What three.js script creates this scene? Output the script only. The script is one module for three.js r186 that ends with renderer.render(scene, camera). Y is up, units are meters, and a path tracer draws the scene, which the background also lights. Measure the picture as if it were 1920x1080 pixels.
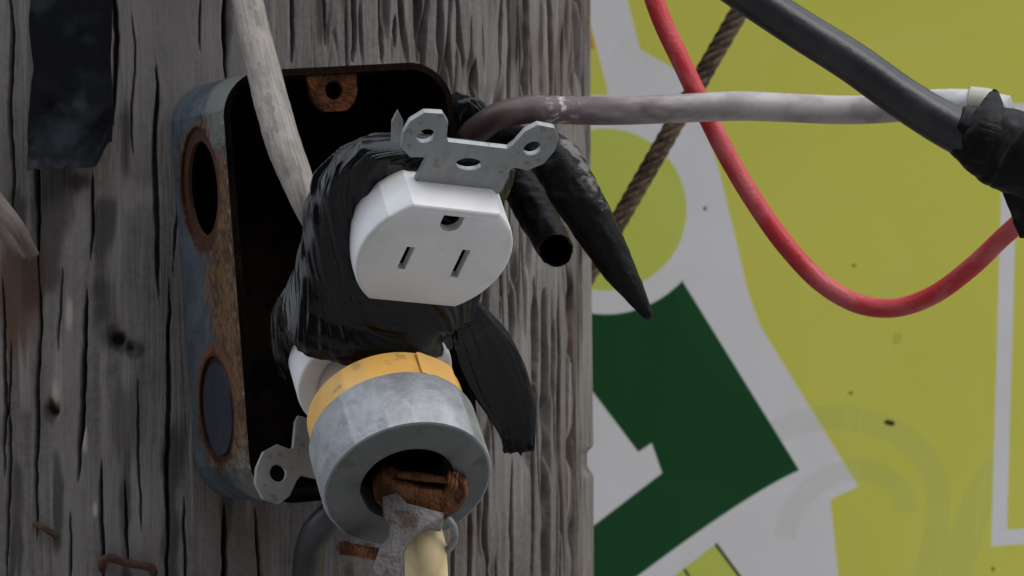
import * as THREE from 'three';
import { ImprovedNoise } from 'three/addons/math/ImprovedNoise.js';
import { mergeGeometries, mergeVertices, toCreasedNormals } from 'three/addons/utils/BufferGeometryUtils.js';
import { Brush, Evaluator, SUBTRACTION } from 'three-bvh-csg';

// ---------------------------------------------------------------- camera, sky, sun, exposure
const scene = new THREE.Scene();
const EYE = 1.45, DIST = 0.9, K = 0.00012;          // eye height, distance to the box rim, metres per photo pixel there
const camera = new THREE.PerspectiveCamera(2 * Math.atan(540 * K / DIST) * 180 / Math.PI, 16 / 9, 0.05, 900);
camera.position.set(0, EYE, DIST);
camera.lookAt(0, EYE, 0);
camera.focus = 0.87;
camera.userData.fStop = 46;
scene.add(camera);

{ // overcast sky: brighter overhead than at the horizon, soft uneven cloud
  const w = 256, h = 128, data = new Float32Array(w * h * 4), nz = new ImprovedNoise();
  for (let j = 0; j < h; j++) for (let i = 0; i < w; i++) {
    const el = ((j + 0.5) / h - 0.5) * Math.PI, az = (i + 0.5) / w * Math.PI * 2;
    const s = Math.sin(el), c = Math.cos(el);
    const cl = 1 + 0.16 * nz.noise(c * Math.cos(az) * 2.2 + 7, s * 3.1, c * Math.sin(az) * 2.2) + 0.08 * nz.noise(c * Math.cos(az) * 6, s * 8 + 3, c * Math.sin(az) * 6);
    const L = 1.62 * (1 + 2 * Math.max(0, s)) / 3 * cl;
    const k = (j * w + i) * 4;
    data[k] = L * 0.91; data[k + 1] = L * 0.985; data[k + 2] = L * 1.10; data[k + 3] = 1;
  }
  const sky = new THREE.DataTexture(data, w, h, THREE.RGBAFormat, THREE.FloatType);
  sky.mapping = THREE.EquirectangularReflectionMapping;
  sky.magFilter = sky.minFilter = THREE.LinearFilter; sky.needsUpdate = true;
  scene.background = sky; scene.environment = sky;
}
const sun = new THREE.DirectionalLight(0xfff8f0, 0.8);
sun.position.set(2.0, EYE + 2.6, 1.25);
sun.target.position.set(0, EYE, 0);
sun.castShadow = true; sun.shadow.radius = 45; sun.shadow.mapSize.set(2048, 2048);
Object.assign(sun.shadow.camera, { left: -0.6, right: 0.6, top: 0.6, bottom: -0.6, near: 0.5, far: 8 });
scene.add(sun, sun.target);

const renderer = new THREE.WebGLRenderer({ antialias: true });
renderer.setSize(1024, 576);
renderer.toneMapping = THREE.LinearToneMapping;
renderer.toneMappingExposure = 1.4;
renderer.shadowMap.enabled = true;

// ---------------------------------------------------------------- helpers
const V = (x, y, z) => new THREE.Vector3(x, y, z), mm = 0.001;
const nz = new ImprovedNoise(), N3 = (x, y, z = 0) => nz.noise(x, y, z);
const clamp = (x, a = 0, b = 1) => Math.min(b, Math.max(a, x));
const sst = (a, b, x) => { const t = clamp((x - a) / (b - a)); return t * t * (3 - 2 * t); };
const mix = (a, b, t) => a + (b - a) * t, mix3 = (a, b, t) => [mix(a[0], b[0], t), mix(a[1], b[1], t), mix(a[2], b[2], t)];
let seed = 20231; const rnd = () => { seed = (seed + 0x6D2B79F5) | 0; let t = Math.imul(seed ^ seed >>> 15, 1 | seed); t = t + Math.imul(t ^ t >>> 7, 61 | t) ^ t; return ((t ^ t >>> 14) >>> 0) / 4294967296; };
// a point measured in the photograph, put at its own depth (z in millimetres towards the viewer)
const at = (px, py, z = 0) => { const s = K * (DIST - z * mm) / DIST; return V((px - 960) * s, EYE + (540 - py) * s, z * mm); };
const pxAt = z => K * (DIST - z * mm) / DIST;
function name(o, n, parent = scene) { o.name = n; o.castShadow = o.receiveShadow = true; parent.add(o); return o; }
function mesh(n, geo, mat, parent = scene) { return name(new THREE.Mesh(geo, mat), n, parent); }
function thing(n, label, category, group) { const g = new THREE.Group(); name(g, n); tag(g, label, category, group); return g; }
function tag(o, label, category, group) { Object.assign(o.userData, { label, category }); if (group) o.userData.group = group; return o; }

// value noise that tiles with periods (px, py)
function hash2(i, j, s) { let h = Math.imul(i, 374761393) + Math.imul(j, 668265263) + Math.imul(s, 2147483647 ^ 0x5bd1e995); h = Math.imul(h ^ h >>> 13, 1274126177); return ((h ^ h >>> 16) >>> 0) / 4294967296; }
function tn(u, v, px, py, s = 1) {
  const x = u * px, y = v * py, i = Math.floor(x), j = Math.floor(y), fx = x - i, fy = y - j;
  const a = fx * fx * (3 - 2 * fx), b = fy * fy * (3 - 2 * fy), W = (n, p) => ((n % p) + p) % p;
  const i0 = W(i, px), i1 = W(i + 1, px), j0 = W(j, py), j1 = W(j + 1, py);
  return mix(mix(hash2(i0, j0, s), hash2(i1, j0, s), a), mix(hash2(i0, j1, s), hash2(i1, j1, s), a), b);
}
const fb = (u, v, fx, fy, s) => 0.45 * tn(u, v, fx, fy, s) + 0.27 * tn(u, v, fx * 2, fy * 2, s + 200) + 0.17 * tn(u, v, fx * 4, fy * 4, s + 400) + 0.11 * tn(u, v, fx * 8, fy * 8, s + 600);
const enc = x => { x = clamp(x); return Math.round(255 * (x <= 0.0031308 ? 12.92 * x : 1.055 * Math.pow(x, 1 / 2.4) - 0.055)); };
function colorTex(w, h, fn, sx, sy) {                     // fn(u, v) -> linear rgb; the tile covers sx by sy metres
  const d = new Uint8Array(w * h * 4);
  for (let j = 0; j < h; j++) for (let i = 0; i < w; i++) { const c = fn((i + 0.5) / w, (j + 0.5) / h), k = (j * w + i) * 4; d[k] = enc(c[0]); d[k + 1] = enc(c[1]); d[k + 2] = enc(c[2]); d[k + 3] = 255; }
  return finish(new THREE.DataTexture(d, w, h), sx, sy, true);
}
function grayTex(w, h, fn, sx, sy) {
  const d = new Uint8Array(w * h * 4);
  for (let j = 0; j < h; j++) for (let i = 0; i < w; i++) { const c = Math.round(255 * clamp(fn((i + 0.5) / w, (j + 0.5) / h))), k = (j * w + i) * 4; d[k] = d[k + 1] = d[k + 2] = c; d[k + 3] = 255; }
  return finish(new THREE.DataTexture(d, w, h), sx, sy, false);
}
function finish(t, sx, sy, srgb) {
  t.wrapS = t.wrapT = THREE.RepeatWrapping; t.magFilter = THREE.LinearFilter; t.minFilter = THREE.LinearFilter;
  if (srgb) t.colorSpace = THREE.SRGBColorSpace;
  t.repeat.set(1 / sx, 1 / sy); t.needsUpdate = true; return t;
}
const rgb = (r, g, b) => new THREE.Color().setRGB(r, g, b);
const std = o => new THREE.MeshStandardMaterial(o), phy = o => new THREE.MeshPhysicalMaterial(o);

// a closed tube through points [px, py, z, half-width px, half-thickness px]; uv in metres
function sweep(pts, { n = 160, m = 28, ridge = null, color = null, flatEnds = [false, false], open = false, rag = null } = {}) {
  const P = pts.map(p => at(p[0], p[1], p[2])), R = pts.map(p => [p[3] * pxAt(p[2]), (p[4] ?? p[3]) * pxAt(p[2])]);
  const curve = new THREE.CatmullRomCurve3(P, false, 'centripetal');
  const pos = [], uv = [], col = [], idx = [];
  let len = 0, prev = null;
  const rows = [];
  const cr = (a, b, c, d, t) => 0.5 * ((2 * b) + (c - a) * t + (2 * a - 5 * b + 4 * c - d) * t * t + (3 * b - a - 3 * c + d) * t * t * t);
  for (let i = 0; i <= n; i++) {
    const t = i / n, p = curve.getPoint(t), T = curve.getTangent(t);
    if (prev) len += p.distanceTo(prev); prev = p.clone();
    const f = t * (R.length - 1), a = Math.min(Math.floor(f), R.length - 2), g = f - a;
    const R0 = R[Math.max(a - 1, 0)], R1 = R[a], R2 = R[a + 1], R3 = R[Math.min(a + 2, R.length - 1)];
    const ra = Math.max(1e-5, cr(R0[0], R1[0], R2[0], R3[0], g)), rb = Math.max(1e-5, cr(R0[1], R1[1], R2[1], R3[1], g));
    const F = V(0, 0, 1).addScaledVector(T, -T.z); if (F.length() < 0.2) F.set(0, 1, 0).addScaledVector(T, -T.y); F.normalize();
    const S = V().crossVectors(F, T).normalize();
    rows.push({ p, T, F, S, ra, rb, len, t });
  }
  const total = len;
  for (const r of rows) for (let j = 0; j <= m; j++) {
    const an = j / m * Math.PI * 2, q = 1 + (ridge ? ridge(r.t, an, r.len) : 0);
    const x = r.p.clone().addScaledVector(r.S, Math.cos(an) * r.ra * q).addScaledVector(r.F, Math.sin(an) * r.rb * q);
    if (rag) x.addScaledVector(r.T, rag(an) * sst(0.86, 1, r.t));
    pos.push(x.x, x.y, x.z); uv.push(j / m * 6.283 * (r.ra + r.rb) / 2, r.len);
    if (color) col.push(...color(r.t, an, r.len, x));
  }
  for (let i = 0; i < n; i++) for (let j = 0; j < m; j++) { const a = i * (m + 1) + j, b = a + m + 1; idx.push(a, a + 1, b, b, a + 1, b + 1); }
  const ring = i => i * (m + 1);
  for (const end of [0, 1]) {
    if (open && end === 1) continue;
    const r = rows[end ? n : 0], c = pos.length / 3, off = flatEnds[end] ? 0 : Math.min(r.ra, r.rb) * 0.55 * (end ? 1 : -1);
    const q = r.p.clone().addScaledVector(r.T, off);
    pos.push(q.x, q.y, q.z); uv.push(0, end ? total : 0); if (color) col.push(...color(r.t, 0, r.len, q));
    for (let j = 0; j < m; j++) { const a = ring(end ? n : 0) + j; end ? idx.push(a, a + 1, c) : idx.push(a + 1, a, c); }
  }
  const g = new THREE.BufferGeometry();
  g.setAttribute('position', new THREE.Float32BufferAttribute(pos, 3)); g.setAttribute('uv', new THREE.Float32BufferAttribute(uv, 2));
  if (color) g.setAttribute('color', new THREE.Float32BufferAttribute(col, 3));
  g.setIndex(idx); g.computeVertexNormals();
  // close the shading seam
  const nn = g.attributes.normal;
  for (let i = 0; i <= n; i++) { const a = i * (m + 1), b = a + m; const v = V(nn.getX(a) + nn.getX(b), nn.getY(a) + nn.getY(b), nn.getZ(a) + nn.getZ(b)).normalize(); nn.setXYZ(a, v.x, v.y, v.z); nn.setXYZ(b, v.x, v.y, v.z); }
  return g;
}
// a sheet with thickness: f(u, v) -> [point, normal]
function sheet(nu, nv, thick, f, keep = null) {
  const pos = [], uv = [], idx = [], W = nu + 1;
  for (const s of [1, 0]) for (let j = 0; j <= nv; j++) for (let i = 0; i <= nu; i++) {
    const [p, n] = f(i / nu, j / nv); const q = p.clone().addScaledVector(n, s * thick);
    pos.push(q.x, q.y, q.z); uv.push(p.x, p.y);
  }
  const o = W * (nv + 1);
  for (let j = 0; j < nv; j++) for (let i = 0; i < nu; i++) { const a = j * W + i, b = a + 1, c = a + W, d = c + 1; idx.push(a, b, c, b, d, c, o + a, o + c, o + b, o + b, o + c, o + d); }
  const edge = (a, b) => idx.push(a, o + a, b, b, o + a, o + b);
  for (let i = 0; i < nu; i++) { edge(i, i + 1); edge(nv * W + i + 1, nv * W + i); }
  for (let j = 0; j < nv; j++) { edge((j + 1) * W, j * W); edge(j * W + nu, (j + 1) * W + nu); }
  const g = new THREE.BufferGeometry();
  g.setAttribute('position', new THREE.Float32BufferAttribute(pos, 3)); g.setAttribute('uv', new THREE.Float32BufferAttribute(uv, 2));
  g.setIndex(idx); return toCreasedNormals(g, 0.9);
}
const ev = new Evaluator(); ev.attributes = ['position', 'normal', 'uv']; ev.useGroups = false;
function cut(geo, cutters) {
  let b = new Brush(prep(geo)); b.updateMatrixWorld();
  for (const c of cutters) { const k = new Brush(prep(c)); k.updateMatrixWorld(); b = ev.evaluate(b, k, SUBTRACTION); b.updateMatrixWorld(); }
  return b.geometry;
}
function prep(g) { g = g.index ? g.toNonIndexed() : g.clone(); for (const k of Object.keys(g.attributes)) if (!['position', 'normal', 'uv'].includes(k)) g.deleteAttribute(k); g.clearGroups(); return g; }
function planarUV(g) {                                    // uv in metres from the face's own direction
  g = g.index ? g.toNonIndexed() : g; const p = g.attributes.position, uv = new Float32Array(p.count * 2), a = V(), b = V(), c = V();
  for (let i = 0; i < p.count; i += 3) {
    a.fromBufferAttribute(p, i); b.fromBufferAttribute(p, i + 1); c.fromBufferAttribute(p, i + 2);
    const n = V().crossVectors(b.clone().sub(a), c.clone().sub(a)), ax = Math.abs(n.x), ay = Math.abs(n.y), az = Math.abs(n.z);
    [a, b, c].forEach((q, k) => { const [s, t] = ax >= ay && ax >= az ? [q.z, q.y] : ay >= az ? [q.x, q.z] : [q.x, q.y]; uv[(i + k) * 2] = s; uv[(i + k) * 2 + 1] = t; });
  }
  g.setAttribute('uv', new THREE.BufferAttribute(uv, 2)); return g;
}
const cyl = (r, h, x, y, z, axis = 'z', seg = 40, r2 = r) => { const g = new THREE.CylinderGeometry(r2, r, h, seg); if (axis === 'z') g.rotateX(Math.PI / 2); if (axis === 'x') g.rotateZ(Math.PI / 2); g.translate(x, y, z); return g; };
const box = (w, h, d, x, y, z) => { const g = new THREE.BoxGeometry(w, h, d); g.translate(x, y, z); return g; };

// ---------------------------------------------------------------- materials
const rustMap = colorTex(512, 512, (u, v) => {
  const a = tn(u, v, 9, 9, 3), b = tn(u, v, 34, 34, 4), c = tn(u, v, 120, 120, 5), m = a * 0.5 + b * 0.32 + c * 0.18;
  return mix3([0.05, 0.02, 0.012], [0.21, 0.085, 0.04], sst(0.25, 0.75, m));
}, 0.05, 0.05);
const rustBump = grayTex(256, 256, (u, v) => tn(u, v, 40, 40, 6) * 0.6 + tn(u, v, 110, 110, 7) * 0.4, 0.02, 0.02);
const M = {
  rust: phy({ specularIntensity: 0.3, map: rustMap, bumpMap: rustBump, bumpScale: 0.0004, roughness: 0.9, color: rgb(1.0, 1.05, 1.0) }),
  oldRust: std({ map: rustMap, bumpMap: rustBump, bumpScale: 0.0003, roughness: 0.9, color: rgb(0.38, 0.36, 0.4) }),
  shadedInterior: phy({ specularIntensity: 0.15, map: colorTex(512, 512, (u, v) => { const m = fb(u, v, 6, 6, 8); return mix3([0.0018, 0.0012, 0.0008], [0.010, 0.005, 0.003], sst(0.35, 0.75, m)); }, 0.06, 0.06), bumpMap: rustBump, bumpScale: 0.0003, roughness: 0.95 }),  // near-black rust: the shade of the recess is put into the colour
  galv: std({ map: colorTex(512, 512, (u, v) => mix3(mix3([0.27, 0.275, 0.28], [0.345, 0.352, 0.36], sst(0.3, 0.7, fb(u, v, 10, 6, 10))), [0.22, 0.212, 0.20], 0.4 * sst(0.62, 0.74, fb(u, v, 9, 9, 13))), 0.04, 0.04), roughnessMap: grayTex(512, 512, (u, v) => 0.50 + 0.3 * fb(u, v, 16, 10, 14), 0.04, 0.04), bumpMap: grayTex(512, 512, (u, v) => fb(u, v, 40, 40, 15), 0.04, 0.04), bumpScale: 0.00014, roughness: 1, metalness: 0.9 }),
  strap: std({ map: colorTex(512, 512, (u, v) => mix3(mix3([0.25, 0.255, 0.255], [0.33, 0.335, 0.335], fb(u, v, 20, 6, 15)), [0.17, 0.15, 0.13], 0.6 * sst(0.64, 0.74, fb(u, v, 12, 12, 17))), 0.03, 0.03), roughnessMap: grayTex(256, 256, (u, v) => 0.4 + 0.3 * fb(u, v, 20, 8, 18), 0.03, 0.03), roughness: 1, metalness: 0.6 }),
  plastic: phy({ map: colorTex(512, 512, (u, v) => mix3(mix3([0.735, 0.73, 0.725], [0.775, 0.77, 0.77], sst(0.3, 0.7, fb(u, v, 6, 6, 18))), [0.45, 0.40, 0.34], 0.16 * sst(0.62, 0.76, fb(u, v, 10, 10, 20))), 0.05, 0.05), roughness: 0.4 }),
  cavity: std({ color: rgb(0.05, 0.045, 0.04), roughness: 0.8 }),
  tape: phy({ color: rgb(0.0008, 0.0008, 0.0014), roughness: 0.22, specularIntensity: 0.7, bumpMap: grayTex(512, 512, (u, v) => fb(u, v, 4, 14, 21), 0.04, 0.04), bumpScale: 0.00022 }),
  tapeDull: phy({ specularIntensity: 0.32, map: colorTex(512, 512, (u, v) => mix3([0.002, 0.002, 0.0022], [0.017, 0.0155, 0.014], sst(0.56, 0.8, fb(u, v, 6, 10, 22))), 0.04, 0.04), roughness: 0.45, bumpMap: grayTex(512, 512, (u, v) => fb(u, v, 8, 20, 24), 0.03, 0.03), bumpScale: 0.00022 }),
  blackCable: phy({ map: colorTex(512, 512, (u, v) => mix3([0.012, 0.012, 0.0145], [0.028, 0.027, 0.031], sst(0.4, 0.75, fb(u, v, 5, 7, 25))), 0.05, 0.07), roughness: 0.4, bumpMap: grayTex(512, 512, (u, v) => fb(u, v, 30, 30, 26), 0.03, 0.03), bumpScale: 0.00006 }),
  yellowTape: phy({ map: colorTex(512, 256, (u, v) => mix3(mix3([0.62, 0.32, 0.06], [0.72, 0.41, 0.095], fb(u, v, 8, 4, 27)), [0.3, 0.16, 0.05], 0.5 * sst(0.64, 0.75, fb(u, v, 14, 7, 28))), 0.05, 0.02), roughness: 0.45 }),
  yellowCable: std({ map: colorTex(256, 512, (u, v) => mix3([0.82, 0.66, 0.36], [0.66, 0.51, 0.28], sst(0.4, 0.75, fb(u, v, 5, 6, 29))), 0.03, 0.05), roughness: 0.5 }),
  cream: std({ map: colorTex(512, 1024, (u, v) => { const m = fb(u, v, 5, 7, 31), f = tn(u, v, 60, 8, 33); return mix3(mix3([0.265, 0.235, 0.205], [0.165, 0.143, 0.12], sst(0.35, 0.7, m * 0.7 + f * 0.3)), [0.11, 0.085, 0.062], 0.6 * sst(0.58, 0.74, fb(u, v, 12, 10, 34))); }, 0.025, 0.06), roughness: 0.68, bumpMap: grayTex(256, 256, (u, v) => fb(u, v, 14, 10, 35), 0.02, 0.02), bumpScale: 0.00025 }),
};

// ---------------------------------------------------------------- ground
{
  const gm = std({ map: colorTex(512, 512, (u, v) => { const m = tn(u, v, 20, 20, 40) * 0.4 + tn(u, v, 120, 120, 41) * 0.6; return mix3([0.14, 0.135, 0.13], [0.27, 0.262, 0.25], m); }, 2, 2), roughness: 0.95 });
  const g = new THREE.PlaneGeometry(600, 600); g.rotateX(-Math.PI / 2);
  const uv = g.attributes.uv; for (let i = 0; i < uv.count; i++) uv.setXY(i, uv.getX(i) * 600, uv.getY(i) * 600);
  const o = mesh('ground', g, gm); o.userData.kind = 'structure'; o.userData.label = 'worn grey concrete paving around the pole'; o.userData.category = 'ground';
}

// ---------------------------------------------------------------- unseen building added behind the viewer to darken reflections and frontal fill
{
  const b = thing('added_brick_building', 'unseen dark brown brick building added behind the viewer to dim reflections', 'building'), zf = 6.5;
  const wm = std({ map: colorTex(512, 512, (u, v) => mix3([0.05, 0.036, 0.03], [0.105, 0.072, 0.055], fb(u, v, 12, 20, 140)), 3, 3), roughness: 0.9 }), fm = std({ color: rgb(0.35, 0.34, 0.32), roughness: 0.6 }), pm = phy({ color: rgb(0.02, 0.025, 0.03), roughness: 0.08 });
  mesh('wall', planarUV(box(34, 8.6, 6, -9, 4.3, zf + 3)), wm, b);
  mesh('parapet', planarUV(box(34.3, 0.35, 6.3, -9, 8.775, zf + 3)), fm, b);
  for (let r = 0; r < 2; r++) for (let i = 0; i < 9; i++) {
    const x = -24 + i * 3.7, y = 2.1 + r * 3.7, f = mesh('window', cut(box(1.5, 2, 0.12, x, y, zf - 0.062), [box(1.3, 1.8, 1, x, y, zf)]), fm, b);
    mesh('pane', box(1.3, 1.8, 0.02, x, y, zf - 0.03), pm, f);
  }
}

// ---------------------------------------------------------------- wooden pole
const AX = -0.0950, AZ = -0.1465, PR = 0.116;
const thetaOf = px => { let th = 0; for (let i = 0; i < 12; i++) { const z = AZ + PR * Math.cos(th), x = (px - 960) * K * (DIST - z) / DIST; th = Math.asin(clamp((x - AX) / PR, -1, 1)); } return th; };
const yAt = (py, th) => EYE + (540 - py) * K * (DIST - (AZ + PR * Math.cos(th))) / DIST;
const cracks = [];
{ // [px at top, py top, px at bottom, py bottom, half width mm, depth mm]
  const list = [[20, -60, 23, 400, .45, 5], [68, 200, 72, 520, .5, 5], [75, 500, 68, 1010, .45, 4], [213, -80, 217, 235, .55, 6], [172, 320, 168, 490, .35, 4], [292, 120, 297, 560, .55, 6], [163, 540, 148, 905, .55, 6], [318, 520, 312, 1130, .45, 5], [420, -60, 422, 150, .5, 6], [425, 940, 420, 1150, .6, 6],
    [542, -60, 545, 120, .4, 4], [659, -60, 656, 118, .45, 5], [713, -60, 714, 118, .6, 6], [735, 90, 738, 30, .3, 3], [780, -60, 778, 116, .9, 8], [828, -60, 822, 130, .6, 5], [852, -40, 858, 60, .4, 4], [891, 110, 889, 260, .35, 4], [938, -60, 934, 180, .45, 5], [990, -60, 988, 195, .7, 7], [1030, -60, 1033, 190, .55, 6], [1078, -60, 1080, 150, .35, 3], [1055, 40, 1052, 200, .3, 3],
    [915, 440, 905, 640, .7, 6], [940, 380, 938, 600, .4, 4], [965, 470, 962, 730, .5, 5], [1000, 520, 1002, 780, .45, 5], [1023, 540, 1024, 1170, 1.0, 12], [1071, 500, 1073, 660, .9, 9], [1003, 540, 1004, 720, .7, 8], [1046, 560, 1048, 900, .35, 5], [1040, 600, 1038, 760, .3, 3], [1071, 480, 1074, 680, .6, 6], [1092, 420, 1096, 640, .5, 4], [1058, 250, 1060, 520, .4, 4], [1000, 820, 998, 1120, .3, 4], [1080, 740, 1076, 1100, .5, 4], [960, 860, 962, 1130, .4, 5], [905, 800, 912, 1120, .35, 4], [880, 960, 878, 1130, .4, 4],
    [5, 520, 8, 900, .4, 4], [20, 640, 12, 1100, .35, 4], [190, 860, 196, 1120, .4, 4], [232, 900, 240, 1060, .35, 3.5], [260, 700, 262, 1000, .25, 2.5], [345, 930, 348, 1130, .3, 3], [480, 950, 486, 1130, .35, 3], [135, 960, 130, 1130, .3, 3], [115, 500, 110, 660, .25, 2.5], [250, 20, 246, 300, .2, 2], [340, 300, 325, 520, .2, 2], [380, -40, 378, 100, .2, 2], [605, -60, 607, 90, .3, 3]];
  for (const [x0, y0, x1, y1, w, d] of list) { const a = thetaOf(x0), b = thetaOf(x1), ya = yAt(Math.min(y0, y1), a), yb = yAt(Math.max(y0, y1), b); cracks.push({ a: y0 < y1 ? a : b, b: y0 < y1 ? b : a, ya, yb, w: w * mm * Math.min(2.6, 0.85 / Math.cos(a)), d: d * mm, s: rnd() * 50 }); }
  for (let i = 0; i < 90; i++) { const th = rnd() * 6.283, y0 = rnd() * 7.6, L = 0.15 + rnd() * 0.9; if (y0 < 1.6 && y0 + L > 1.3) continue; cracks.push({ a: th, b: th + (rnd() - .5) * .06, ya: y0 + L, yb: y0, w: (0.5 + rnd()) * mm, d: (3 + rnd() * 6) * mm, s: rnd() * 50 }); }
  for (const c of cracks) for (const k of ['a', 'b']) c[k] = ((c[k] % 6.28318) + 6.28318 + 1) % 6.28318 - 1;
}
const knots = [[220, 636, 1.7, 3.5], [100, 768, 1.3, 3], [245, 652, 0.9, 1.5]].map(([x, y, r, d]) => { const th = thetaOf(x); return { th, y: yAt(y, th), r: r * mm, d: d * mm }; });
function poleR(th, y) {
  const s = th * PR, near = 1 - sst(0.11, 0.3, Math.abs(y - EYE)) * 0.6;
  let r = PR * (1 - (y - EYE) * 0.008);
  const right = sst(0.3, 0.8, th) * (1 - sst(1.9, 2.2, th)), rough = (0.4 + 0.6 * right) * (1 - 0.6 * sst(0.75, 1.25, th));
  r += 0.0014 * N3(s * 38, y * 3, 2) + rough * 0.0010 * N3(s * 130, y * 6, 5) + near * rough * (0.00035 * N3(s * 420, y * 14, 9) + 0.00008 * N3(s * 1300, y * 45, 11));
  // weathered splits between the fibres
  const q = Math.abs(N3(s * 210 + 0.6 * N3(s * 60, y * 14, 3), y * 13, 21)), q2 = Math.abs(N3(s * 300, y * 22 + 9, 31));
  const m1 = sst(0.0, 0.3, N3(s * 40 + 11, y * 26, 14));
  r -= (0.0002 + 0.0034 * right) * (1 - sst(0, 0.13, q)) * m1 + (0.00015 + 0.0018 * right) * (1 - sst(0, 0.14, q2)) * sst(0, 0.3, N3(s * 70 + 3, y * 30, 17));
  for (const c of cracks) {
    if (y > c.ya || y < c.yb) continue;
    const t = (c.ya - y) / (c.ya - c.yb), d0 = (th - mix(c.a, c.b, t)) * PR;
    if (Math.abs(d0) > 0.009) continue;
    const d = d0 - 0.0009 * N3(y * 60, c.s, 1) - 0.0003 * N3(y * 260, c.s, 4);
    const w = c.w * (0.35 + 0.75 * Math.sin(Math.PI * clamp(t, 0.02, 0.98)) + 0.35 * N3(y * 150, c.s, 7));
    if (w <= 0.00005) continue;
    const e = d / w; r -= c.d * Math.min(1, Math.sin(Math.PI * t) * 3) * Math.exp(-e * e * e * e);
    r += 0.00006 * Math.exp(-Math.pow((Math.abs(d) - 2.4 * w) / (1.5 * w), 2));
  }
  for (const k of knots) { const dx = (th - k.th) * PR, dy = (y - k.y) * 0.8, d = Math.hypot(dx, dy) / (k.r * (1 + 0.4 * N3(dx * 900, dy * 900, 3))); r -= k.d * Math.exp(-d * d * d); }
  // bite out of the right edge
  { const dy = (y - yAt(868, 1.4)) / 0.0031, dt = (th - 1.52) / 0.13; if (Math.abs(dt) < 2) r -= 0.0019 * Math.exp(-Math.pow(dy, 6) - dt * dt) * (1 + 0.4 * N3(y * 900, th * 40, 2)); }
  return r;
}
const polePoint = (th, y, lift = 0) => { const r = poleR(th, y) + lift; return V(AX + r * Math.sin(th), y, AZ + r * Math.cos(th)); };
const stains = [[30, 560, 6, 14, [0.085, 0.045, 0.028]], [60, 520, 3, 9, [0.05, 0.03, 0.022]], [220, 640, 3.2, 2.6, [0.02, 0.016, 0.014]], [250, 655, 3, 2, [0.04, 0.033, 0.03]], [98, 770, 1.8, 3.4, [0.03, 0.024, 0.02]], [130, 590, 1.0, 4.5, [0.40, 0.36, 0.31]], [105, 738, 1.1, 4.5, [0.40, 0.35, 0.29]], [178, 955, 0.7, 2.2, [0.5, 0.46, 0.42]], [160, 825, 0.6, 3, [0.42, 0.38, 0.34]], [235, 800, 4, 10, [0.11, 0.1, 0.095]], [150, 340, 5, 3, [0.045, 0.038, 0.035]], [690, 985, 4, 5, [0.05, 0.03, 0.02]], [1075, 560, 1.2, 7, [0.03, 0.026, 0.023]], [260, 365, 7, 4, [0.25, 0.235, 0.22]]].map(([x, y, a, b, c]) => { const th = thetaOf(x); return [th * PR, yAt(y, th), a * mm, b * mm, c]; });
const woodTex = colorTex(2048, 2048, (u, v) => {
  const du = 0.004 * tn(u, v, 30, 12, 60) + 0.0015 * tn(u, v, 90, 40, 61), U = u + du;
  const w1 = tn(U, v, 14, 2, 50), w2 = tn(U, v, 90, 4, 51), w3 = tn(U, v, 380, 9, 52), w4 = tn(U, v, 980, 26, 53), bl = fb(u, v, 12, 10, 54), fine = tn(u, v, 700, 500, 58);
  const m = 0.18 * w1 + 0.17 * w2 + 0.10 * w3 + 0.06 * w4 + 0.38 * bl + 0.11 * fine;
  let c = mix3([0.086, 0.076, 0.070], [0.205, 0.192, 0.185], sst(0.28, 0.72, m));
  c = mix3(c, [0.105, 0.068, 0.048], 0.55 * sst(0.52, 0.75, fb(U, v, 16, 6, 55)));              // brown heartwood showing
  c = mix3(c, [0.030, 0.026, 0.024], 0.75 * sst(0.62, 0.74, tn(U, v, 150, 14, 56) * 0.5 + 0.5 * fb(u, v, 30, 18, 57)));   // black weather streaks
  c = mix3(c, [0.30, 0.285, 0.27], 0.45 * sst(0.80, 0.93, tn(U, v, 300, 14, 59)));                // pale lifted fibres
  const sx = u * 0.5, sy = v * 0.4 + 1.2;                                                        // tile lies from 1.2 to 1.6 m up the pole
  for (const [x, y, a, b, k] of stains) { const dx = (sx - x) / a, dy = (sy - y) / b; if (Math.abs(dx) > 2 || Math.abs(dy) > 2) { const d2 = (sx - 0.5 - x) / a; if (Math.abs(d2) > 2 || Math.abs(dy) > 2) continue; c = mix3(c, k, 0.85 * (1 - sst(0.4, 1.1, Math.hypot(d2, dy) + 1.1 * (bl - 0.5) + 0.6 * (w3 - 0.5)))); continue; } c = mix3(c, k, 0.85 * (1 - sst(0.4, 1.1, Math.hypot(dx, dy) + 1.1 * (bl - 0.5) + 0.6 * (w3 - 0.5)))); }
  return c;
}, 0.5, 0.4);
const woodBump = grayTex(1024, 512, (u, v) => tn(u, v, 400, 16, 70) * 0.6 + tn(u, v, 500, 60, 71) * 0.4, 0.16, 0.12);
M.wood = std({ color: rgb(1.0, 0.97, 0.95), map: woodTex, bumpMap: woodBump, bumpScale: 0.0002, roughness: 0.93 });
let pole;
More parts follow.
